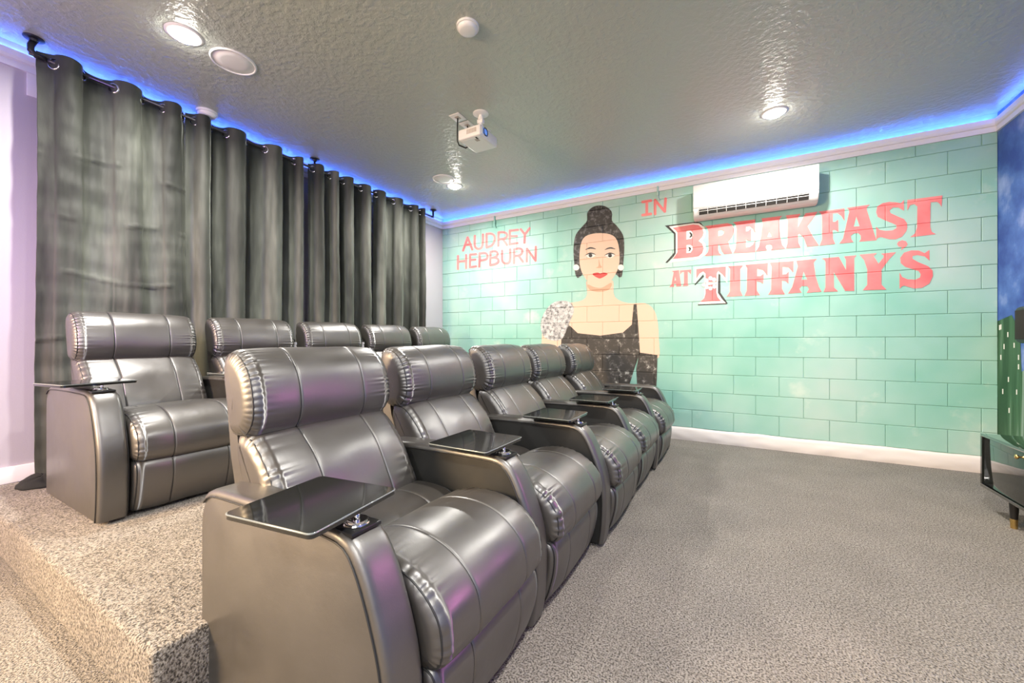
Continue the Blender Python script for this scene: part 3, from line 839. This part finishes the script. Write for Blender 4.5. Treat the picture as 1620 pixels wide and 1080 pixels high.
proto = build_recliner(0.0, 0)
protoL = build_recliner(0.0, 9, last=True)
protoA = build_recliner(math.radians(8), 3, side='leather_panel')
GF, GB = 'front row of black leather recliners', 'back row of black leather recliners on the platform'
front = [(-.680, .632, 0, protoA, 'black leather recliner nearest the camera, first in the front row'),
         (-.680, 1.362, 0, proto, 'black leather recliner second from the camera in the front row'),
         (-.630, 2.105, 0, None, 'black leather recliner in the middle of the front row'),
         (-.640, 2.850, 0, None, 'black leather recliner fourth from the camera in the front row'),
         (-.615, 3.590, 0, protoL, 'black leather recliner at the far end of the front row, beside the mint wall')]
back = [(-2.685, .686, 0.0, 'A', 'black leather recliner at the near end of the platform row, whole side visible'),
        (-2.680, 1.416, 0, None, 'black leather recliner second from the near end of the platform row'),
        (-2.680, 2.144, 0, None, 'black leather recliner in the middle of the platform row'),
        (-2.680, 2.870, 0, None, 'black leather recliner fourth in the platform row, only its headrest showing'),
        (-2.680, 3.610, 0, 'L', 'black leather recliner at the far end of the platform row by the white wall')]
def place(o, x, y, z, r, lab, g):
    o.location = (x, y, z); o.rotation_euler = (0, 0, math.radians(r)); tag(o, lab, 'recliner', g)
for k_, (x, y, r, pr_, lab) in enumerate(front):
    o = pr_ if pr_ else copy_tree(proto)
    place(o, x, y, 0, r, lab, GF)
recline = {1: .02, 2: .055, 3: .06, 4: .045}   # the farther chairs stand with their backs tipped a little more
for x, y, r, pr_, lab in back:
    place(copy_tree({'L': protoL, 'A': protoA}.get(pr_, proto)), x, y, PZ, r, lab, GB)

fr_objs = [o for o in C.objects if o.get('group') == GF and o.type == 'EMPTY']
fr_objs.sort(key=lambda o: o.location.y)
for k_, d in recline.items():
    for ch in fr_objs[k_].children:
        if ch.name.split('.')[0] in ('backrest', 'headrest', 'back_shell'):
            ch.location.x -= d
# two slim white bottles standing on the arms between the back row headrests
for (x, y, lab) in ((-3.47, 2.125, 'slim white bottle on the armrest between the second and third platform recliners'), (-3.47, 2.870, 'slim white bottle on the armrest between the third and fourth platform recliners')):
    t = empty('slim_bottle', (x, y + .03, PZ + .657)); tag(t, lab, 'bottle', 'slim white bottles on the back row arms')
    bm = bmesh.new(); lathe(bm, [(0, 0), (.014, 0), (.016, .004), (.016, .20), (.012, .215), (0, .215)], 20)
    mesh_obj('bottle_body', bm, M['plastic'], t)
    bm = bmesh.new(); lathe(bm, [(0, .215), (.018, .215), (.018, .238), (0, .238)], 20)
    sharp(mesh_obj('bottle_cap', bm, M['plastic'], t))
    bm = bmesh.new(); lathe(bm, [(0, .238), (.004, .238), (.004, .262), (0, .262)], 10)
    mesh_obj('nozzle', bm, M['black_plastic'], t)

# ------------------------------------------------------------------ curtains
ROD_X, ROD_Z = -3.87, 2.925
rod = empty('curtain_rod', (ROD_X, .70, ROD_Z)); tag(rod, 'long gunmetal curtain rod hung from the ceiling by three flanged posts', 'curtain rod')
bm = bmesh.new(); tube(bm, [(0, -.02, -.0), (0, 1.9, 0), (0, 3.80, 0)], .0115, 14)
mesh_obj('rod', bm, M['rod'], rod)
for yy in (0.0, 1.92, 3.79):
    bm = bmesh.new()
    if yy == 0.0: tube(bm, [(0, .0, .085), (0, -.012, .05), (0, -.012, .02), (0, .01, .0), (0, .05, 0)], .017, 12)
    elif yy > 3: tube(bm, [(0, yy, .09), (0, yy, .02), (0, yy - .006, .006), (0, yy - .02, 0), (0, yy - .05, 0)], .013, 12)
    else: tube(bm, [(0, yy, .09), (0, yy, 0)], .010, 12)
    p = mesh_obj('support_post', bm, M['black_metal'], rod)
    bm = bmesh.new(); lathe(bm, [(0, .105), (.046, .105), (.048, .101), (.046, .097), (.022, .093), (.018, .08), (0, .08)], 28, (0, yy, 0))
    sharp(mesh_obj('ceiling_flange', bm, M['black_metal'], p))

def curtain(y0, y1, crossings, label, seed, flat=0.0, ret=False, fullness=.062):
    """crossings: rod crossings in Y, alternating; the cloth is on the room side between pairs 0-1, 2-3 ..."""
    NU = 30 * (len(crossings) + 1)
    zt, zb = ROD_Z + .048, PZ + .012
    root = empty('velvet_curtain', (ROD_X, (y0 + y1) / 2, PZ)); tag(root, label, 'curtain', 'charcoal velvet curtains')
    knots = [y0] + list(crossings) + [y1]
    def wave(y):
        # piecewise half sine between crossings
        for k in range(len(knots) - 1):
            if y <= knots[k + 1] or k == len(knots) - 2:
                a, b = knots[k], knots[k + 1]
                t = min(1, max(0, (y - a) / (b - a)))
                sgn = 1 if k % 2 == 1 else -1
                if k == 0 or k == len(knots) - 2:
                    tt = t * .5 + (.5 if k == 0 else 0)
                    return sgn * math.sin(PI * tt) * .6
                s = math.sin(PI * t)
                return sgn * (abs(s) ** .6)
        return 0
    bm = bmesh.new()
    rows = []
    zs = [zt, zt - .006, zt - .05, zt - .088, zt - .092, zt - .096, zt - .11]
    k = 170 if flat else 60
    zs += [zt - .11 - (zt - .11 - zb) * (i + 1) / k for i in range(k)]
    for z in zs:
        f = (zt - z) / (zt - zb)
        row = []
        for i in range(NU + 1):
            u = i / NU
            y = y0 + (y1 - y0) * u
            # overhang folds: the cloth leans over its own edge
            wv = wave(y)
            ph = math.cos(PI * ((y * 7.3 + seed) % 2))
            amp = fullness * (1 - .25 * f * flat)
            x = amp * wv * (1 - flat * min(.62, f * 5))
            # secondary pleats growing downwards
            x += f * .026 * noise.noise(Vector((y * 9 + seed * 7, z * .35, seed))) * 2
            x += .010 * noise.noise(Vector((y * 22 + seed, z * 1.2, 4))) * min(1, f * 3)
            x += .006 * noise.noise(Vector((y * 5, z * 9 + seed, 2))) * (1 + flat * 1.5)
            if flat:   # horizontal packing creases
                for zc in (2.35, 1.95, 1.55, 1.15):
                    x += .011 * flat * math.exp(-((z - zc - .025 * math.sin(y * 8 + zc * 5)) / .011) ** 2) * max(0, min(1, 4 * noise.noise(Vector((y * 4.5, zc * 3, 0))) + .4))
            dy = .012 * math.sin(z * 1.7 + seed + y * 3) * f
            hem = .004 if -.097 < z - zt < -.087 else 0
            top = -.012 * abs(wv) ** 2 if z > zt - .02 else 0
            row.append(bm.verts.new((x - hem, y - (y0 + y1) / 2 + dy, z - PZ + top * 0 + (.012 * noise.noise(Vector((y * 6, seed, 1))) if z > zt - .02 else 0))))
        rows.append(row)
    for a, b in zip(rows, rows[1:]):
        for i in range(NU): bm.faces.new((a[i], a[i + 1], b[i + 1], b[i]))
    o = mesh_obj('drape', bm, M['velvet'], root)
    md = o.modifiers.new('thickness', 'SOLIDIFY'); md.thickness = .003; md.offset = 0
    g0 = None
    for j, yc in enumerate(crossings):
        if g0 is None:
            bm = bmesh.new()
            pts = [(.030 * math.cos(2 * PI * q / 28), 0, .030 * math.sin(2 * PI * q / 28)) for q in range(28)]
            tube(bm, pts, .008, 8, closed=True)
            g = g0 = mesh_obj('grommet', bm, M['chrome'], root)
        else:
            g = g0.copy(); C.objects.link(g)
        g.parent = root
        tilt = math.radians(38) * (1 if j % 2 == 0 else -1)
        g.location = (0, yc - (y0 + y1) / 2, ROD_Z - PZ - .010); g.rotation_euler = (0, 0, tilt)
    return root
curtain(.715, 1.495, [.787, .914, 1.071, 1.223, 1.351, 1.47], 'wide charcoal velvet curtain panel with packing creases, nearest the camera', 1, flat=1)
curtain(1.507, 2.500, [1.557, 1.670, 1.789, 1.948, 2.113, 2.274, 2.400, 2.487], 'charcoal velvet curtain panel right of the bright gap, before the middle rod post', 2)
curtain(2.570, 3.395, [2.600, 2.720, 2.80, 2.90, 2.965, 3.10, 3.21, 3.35], 'charcoal velvet curtain panel just past the middle rod post', 3)
curtain(3.420, 4.300, [3.437, 3.58, 3.72, 3.88, 4.035, 4.16, 4.215, 4.285], 'charcoal velvet curtain panel at the far end of the rod near the mint wall', 4)
# black cloth bunched at the foot of the near curtain
bm = bmesh.new()
rr = []
for j in range(7):
    ring = []
    for i in range(28):
        a_ = 2 * PI * i / 28
        rad = (.125 + .03 * noise.noise(Vector((math.cos(a_) * 2, math.sin(a_) * 2, 1)))) * math.cos(j / 6 * PI / 2)
        h = .055 * math.sin(j / 6 * PI / 2) * (1 + .5 * noise.noise(Vector((math.cos(a_) * 2.5, math.sin(a_) * 2.5, j * .5))))
        ring.append(bm.verts.new((rad * 1.0 * math.cos(a_), rad * .9 * math.sin(a_), max(.002, h))))
    rr.append(ring)
for a_, b_2 in zip(rr, rr[1:]):
    for i in range(28): bm.faces.new((a_[i], a_[(i + 1) % 28], b_2[(i + 1) % 28], b_2[i]))
bm.faces.new(rr[0])
tag(mesh_obj('bunched_cloth', bm, M['black_cloth'], loc=(-3.83, .73, PZ)), 'black cloth bunched on the carpet between the near curtain and armrest', 'cloth')

# ------------------------------------------------------------------ ceiling fixtures
def downlight(x, y, label, power=60):
    t = empty('recessed_downlight', (x, y, CZ)); tag(t, label, 'ceiling light', 'recessed ceiling downlights')
    bm = bmesh.new(); lathe(bm, [(.062, -.002), (.066, -.009), (.085, -.007), (.100, -.002), (.100, 0)], 40)
    mesh_obj('trim_ring', bm, M['plastic'], t)
    bm = bmesh.new(); lathe(bm, [(0, -.034), (.030, -.032), (.050, -.025), (.060, -.012), (.062, 0)], 40)
    mesh_obj('lens', bm, M['lamp'], t)
    l = bpy.data.lights.new('downlight_lamp', 'AREA'); l.shape = 'DISK'; l.size = .10; l.energy = power; l.color = (1, .96, .89); l.spread = math.radians(168)
    o = bpy.data.objects.new('downlight_lamp', l); C.objects.link(o); o.parent = t; o.location = (0, 0, -.038)
downlight(-3.01, 1.158, 'bright recessed ceiling light beside the round speaker above the near curtain')
downlight(-3.04, 3.925, 'small bright recessed ceiling light beyond the far ceiling speaker')
downlight(.262, 3.99, 'bright recessed ceiling light in front of the air conditioner')
downlight(.262, 1.15, 'recessed ceiling light overhead, above the frame')
downlight(-1.4, -1.3, 'recessed ceiling light behind the camera on the left')
downlight(.6, -1.3, 'recessed ceiling light behind the camera on the right')

def speaker(x, y, label, r=.135):
    t = empty('ceiling_speaker', (x, y, CZ)); tag(t, label, 'speaker', 'round flush ceiling speakers')
    bm = bmesh.new(); lathe(bm, [(r - .014, -.004), (r - .012, -.010), (r - .002, -.009), (r, -.003), (r, 0)], 48)
    mesh_obj('speaker_rim', bm, M['plastic'], t)
    bm = bmesh.new(); lathe(bm, [(0, -.009), (r * .5, -.0085), (r - .013, -.005), (r - .013, 0)], 48)
    mesh_obj('speaker_grille', bm, M['plastic'], t)
speaker(-3.006, 1.435, 'large white round ceiling speaker beside the near downlight')
speaker(-3.022, 3.70, 'white round ceiling speaker beside the far downlight')
def detector(x, y, label, r, h):
    t = empty('smoke_detector', (x, y, CZ)); tag(t, label, 'detector')
    bm = bmesh.new(); lathe(bm, [(0, -h * .4), (r, -h * .4), (r, 0)], 40); sharp(mesh_obj('mounting_plate', bm, M['plastic'], t))
    bm = bmesh.new(); lathe(bm, [(0, -h), (r * .6, -h), (r * .82, -h * .85), (r * .88, -h * .4)], 40); mesh_obj('detector_dome', bm, M['plastic'], t)
detector(-1.43, 1.975, 'round white sensor dome alone on the ceiling near the top of the photo', .068, .035)
detector(-3.86, 1.64, 'round white smoke detector on the ceiling just above the curtains', .075, .045)

# outlets and projector
for (x, y, lab) in ((-2.085, 2.735, 'square white ceiling outlet plate left of the projector, with a black plug'), (-2.085, 2.875, 'square white ceiling outlet plate directly behind the projector')):
    t = empty('ceiling_outlet', (x, y, CZ)); tag(t, lab, 'outlet')
    boxo('faceplate', -.052, .052, -.058, .058, -.006, 0, M['plastic'], t, .003)
    boxo('socket', -.02, .02, -.024, .024, -.008, -.005, M['louver'], t, .002)
pj = empty('projector', (-1.92, 2.80, 2.785)); tag(pj, 'white ceiling projector with a blue lens and side vents', 'projector')
bm = bmesh.new(); box(bm, -.112, .112, -.135, .135, 0, .088, .016, 4)
body_ = sharp(mesh_obj('casing', bm, M['plastic'], pj), 60)
boxo('front_bezel', .106, .116, -.118, .118, .014, .074, M['plastic'], pj, .004)
bm = bmesh.new(); Rx = Matrix.Rotation(PI / 2, 3, 'Y')
lathe(bm, [(.030, .0), (.034, .010), (.028, .012), (.026, .004)], 28, (.110, -.062, .046), Rx)
lr = mesh_obj('lens_ring', bm, M['black_plastic'], pj)
bm = bmesh.new(); lathe(bm, [(0, .012), (.016, .010), (.027, .004), (.027, 0)], 28, (.110, -.062, .046), Rx)
mesh_obj('lens_glass', bm, M['lens'], lr)
boxo('lens_recess', .110, .1172, -.098, -.026, .020, .072, M['lens'], pj, .003)
for k in range(9):
    boxo('vent_slot', -.02 + k * .011, -.014 + k * .011, -.1365, -.134, .030, .066, M['louver'], pj)
boxo('underside_label', .02, .055, -.085, -.045, -.0012, .001, M['louver'], pj)
boxo('underside_slot', .045, .06, -.11, -.075, -.0012, .001, M['dark'], pj)
boxo('underside_plate', -.085, .09, -.105, .105, -.0008, .001, M['plastic'], pj)
pm = empty('projector_mount', (-1.885, 2.79, CZ)); tag(pm, 'white round ceiling bracket holding the projector', 'mount')
bm = bmesh.new(); lathe(bm, [(0, -.016), (.022, -.014), (.052, -.010), (.066, -.004), (.066, 0)], 36); sharp(mesh_obj('mount_plate', bm, M['plastic'], pm))
bm = bmesh.new(); lathe(bm, [(0, -.14), (.020, -.14), (.022, -.10), (.016, -.095), (.016, -.06), (.024, -.055), (.024, -.035), (.016, -.03), (.016, -.012)], 24); sharp(mesh_obj('stem', bm, M['plastic'], pm))
boxo('tilt_joint', -.028, .028, -.018, .018, -.085, -.050, M['plastic'], pm, .005)
for s in (0, 1, 2):
    a_ = 2 * PI * s / 3 + .4
    bm = bmesh.new(); tube(bm, [(0, 0, -.130), (.05 * math.cos(a_), .05 * math.sin(a_), -.135), (.085 * math.cos(a_), .085 * math.sin(a_), -.152)], .006, 8)
    mesh_obj('mount_arm', bm, M['plastic'], pm)
bm = bmesh.new(); tube(bm, [tuple(p) for p in [(-2.085, 2.735, 3.02), (-2.088, 2.735, 2.96), (-2.085, 2.73, 2.90), (-2.08, 2.725, 2.82), (-2.075, 2.74, 2.79), (-2.05, 2.80, 2.785), (-2.03, 2.83, 2.81)]], .006, 8)
tag(mesh_obj('power_cord', bm, M['cable']), 'black power cord looping from the ceiling outlet to the projector back', 'cord')
bm = bmesh.new(); tube(bm, [(-2.085, 2.875, 3.022), (-2.075, 2.87, 2.97), (-2.05, 2.86, 2.92), (-2.035, 2.85, 2.86)], .005, 8)
tag(mesh_obj('video_cable', bm, M['cable']), 'short black video cable from the rear ceiling outlet to the projector', 'cord')

# ------------------------------------------------------------------ air conditioner
AX0, AX1, AZ0, AZ1, AY = -.425, .665, 2.445, 2.795, D - .205
ac = empty('wall_air_conditioner', ((AX0 + AX1) / 2, D, AZ0)); tag(ac, 'white wall air conditioner mounted under the cornice on the mint block wall', 'air conditioner')
hw = (AX1 - AX0) / 2; H = AZ1 - AZ0; dp = D - AY
def acprof(name, prof, x0, x1, m_, bev=0):
    bm = bmesh.new(); k = len(prof)
    A = [bm.verts.new((x0, y, z)) for y, z in prof]; B = [bm.verts.new((x1, y, z)) for y, z in prof]
    for i in range(k): bm.faces.new((A[i], A[(i + 1) % k], B[(i + 1) % k], B[i]))
    bm.faces.new(A); bm.faces.new(B[::-1])
    if bev: bmesh.ops.bevel(bm, geom=[e for e in bm.edges if abs(e.verts[0].co.x - e.verts[1].co.x) < .001], offset=bev, segments=2, affect='EDGES')
    return sharp(mesh_obj(name, bm, m_, ac), 30)
acprof('housing', [(0, .02), (0, H - .002), (-dp + .03, H - .002), (-dp + .014, H - .02), (-dp + .012, .105), (-dp + .016, .075), (-dp + .035, .035), (-dp + .07, .008), (-dp + .10, 0), (-.03, 0)], -hw, hw, M['ac_white'], .006)
acprof('front_panel', [(-dp + .010, .100), (-dp + .004, .108), (-dp, .125), (-dp, H - .012), (-dp + .010, H), (-dp + .030, H + .001), (-dp + .03, .100)], -hw + .001, hw - .001, M['ac_white'], .003)
# outlet opening with louvres
acprof('air_outlet', [(-dp + .0105, .092), (-dp + .0145, .068), (-dp + .034, .032), (-dp + .06, .032), (-dp + .06, .092)], -hw + .055, hw - .075, M['dark'])
for (yy, zz) in ((-dp + .008, .081), (-dp + .014, .061)):
    boxo('louver_blade', -hw + .055, hw - .075, yy, yy + .008, zz, zz + .005, M['ac_white'], ac, .001)
for k in range(12):
    x = -hw + .055 + (2 * hw - .13) * k / 11
    acprof('louver_vane', [(-dp + .0085, .092), (-dp + .0125, .068), (-dp + .032, .031), (-dp + .036, .034), (-dp + .016, .092)], x - .002, x + .002, M['ac_white'])
boxo('display_mark', .0, .085, -dp - .0008, -dp + .002, .235, .243, M['plastic'], ac)
for (bx, bz, bw2, bh) in ((.352, .235, .006, .03), (.362, .255, .014, .006), (.342, .262, .008, .008), (.366, .238, .006, .010)):
    boxo('indicator_mark', bx, bx + bw2, -dp - .0008, -dp + .002, bz, bz + bh, M['trim'], ac)
boxo('badge', -.03, .0, -dp - .0006, -dp + .002, .185, .189, M['louver'], ac)

# ------------------------------------------------------------------ black cabinet and wall speaker at the right edge
cb = empty('media_cabinet', (1.40, 3.846, 0)); tag(cb, 'low glossy black cabinet with brass knobs and brass tipped legs at the right edge', 'cabinet')
CL, CD, cz0, cz1 = 1.50, .42, .156, .505
boxo('cabinet_top', 0, CD, -CL, 0, cz1 - .018, cz1, M['lacquer'], cb, .0015)
boxo('cabinet_bottom', 0, CD, -CL, 0, cz0, cz0 + .018, M['lacquer'], cb, .0015)
boxo('side_panel', 0, CD, -.018, 0, cz0 + .018, cz1 - .018, M['lacquer'], cb)
boxo('side_panel', 0, CD, -CL, -CL + .018, cz0 + .018, cz1 - .018, M['lacquer'], cb)
boxo('back_panel', CD - .01, CD, -CL + .018, -.018, cz0 + .018, cz1 - .018, M['lacquer'], cb)
for k in range(3):
    ya = -.022 - k * .486; yb = ya - .482
    dr = boxo('drawer', .010, .40, yb, ya, cz0 + .022, cz1 - .022, M['lacquer'], cb, .0015)
    bm = bmesh.new(); lathe(bm, [(0, .034), (.012, .033), (.014, .028), (.011, .022), (.005, .018), (.005, .006), (.009, 0)], 24, (.010, ya - .42, .456), Matrix.Rotation(-PI / 2, 3, 'Y'))
    tag(mesh_obj('knob', bm, M['brass'], dr), 'brass knob')
for (lx, ly) in ((.03, -.30), (CD - .05, -.30), (.03, -CL + .30), (CD - .05, -CL + .30)):
    bm = bmesh.new(); lathe(bm, [(0, cz0), (.021, cz0), (.016, .055), (0, .055)], 20, (lx, ly, 0)); lg = sharp(mesh_obj('leg', bm, M['black_plastic'], cb))
    bm = bmesh.new(); lathe(bm, [(0, .057), (.0168, .057), (.0145, 0), (0, 0)], 20, (lx, ly, 0)); tag(sharp(mesh_obj('leg_tip', bm, M['brass'], lg)), 'brass foot tip')
ws = empty('wall_speaker', (XR, 4.30, 1.10)); tag(ws, 'black rounded speaker mounted on the blue painted wall at the right edge', 'speaker')
bm = bmesh.new(); box(bm, -.12, -.005, -.10, .10, 0, .27, .035, 5); sharp(mesh_obj('speaker_case', bm, M['black_plastic'], ws), 60)
boxo('speaker_grille', -.124, -.118, -.07, .07, .03, .24, M['dark'], ws, .002)
boxo('wall_bracket', -.02, 0, -.03, .03, .08, .19, M['black_metal'], ws, .003)
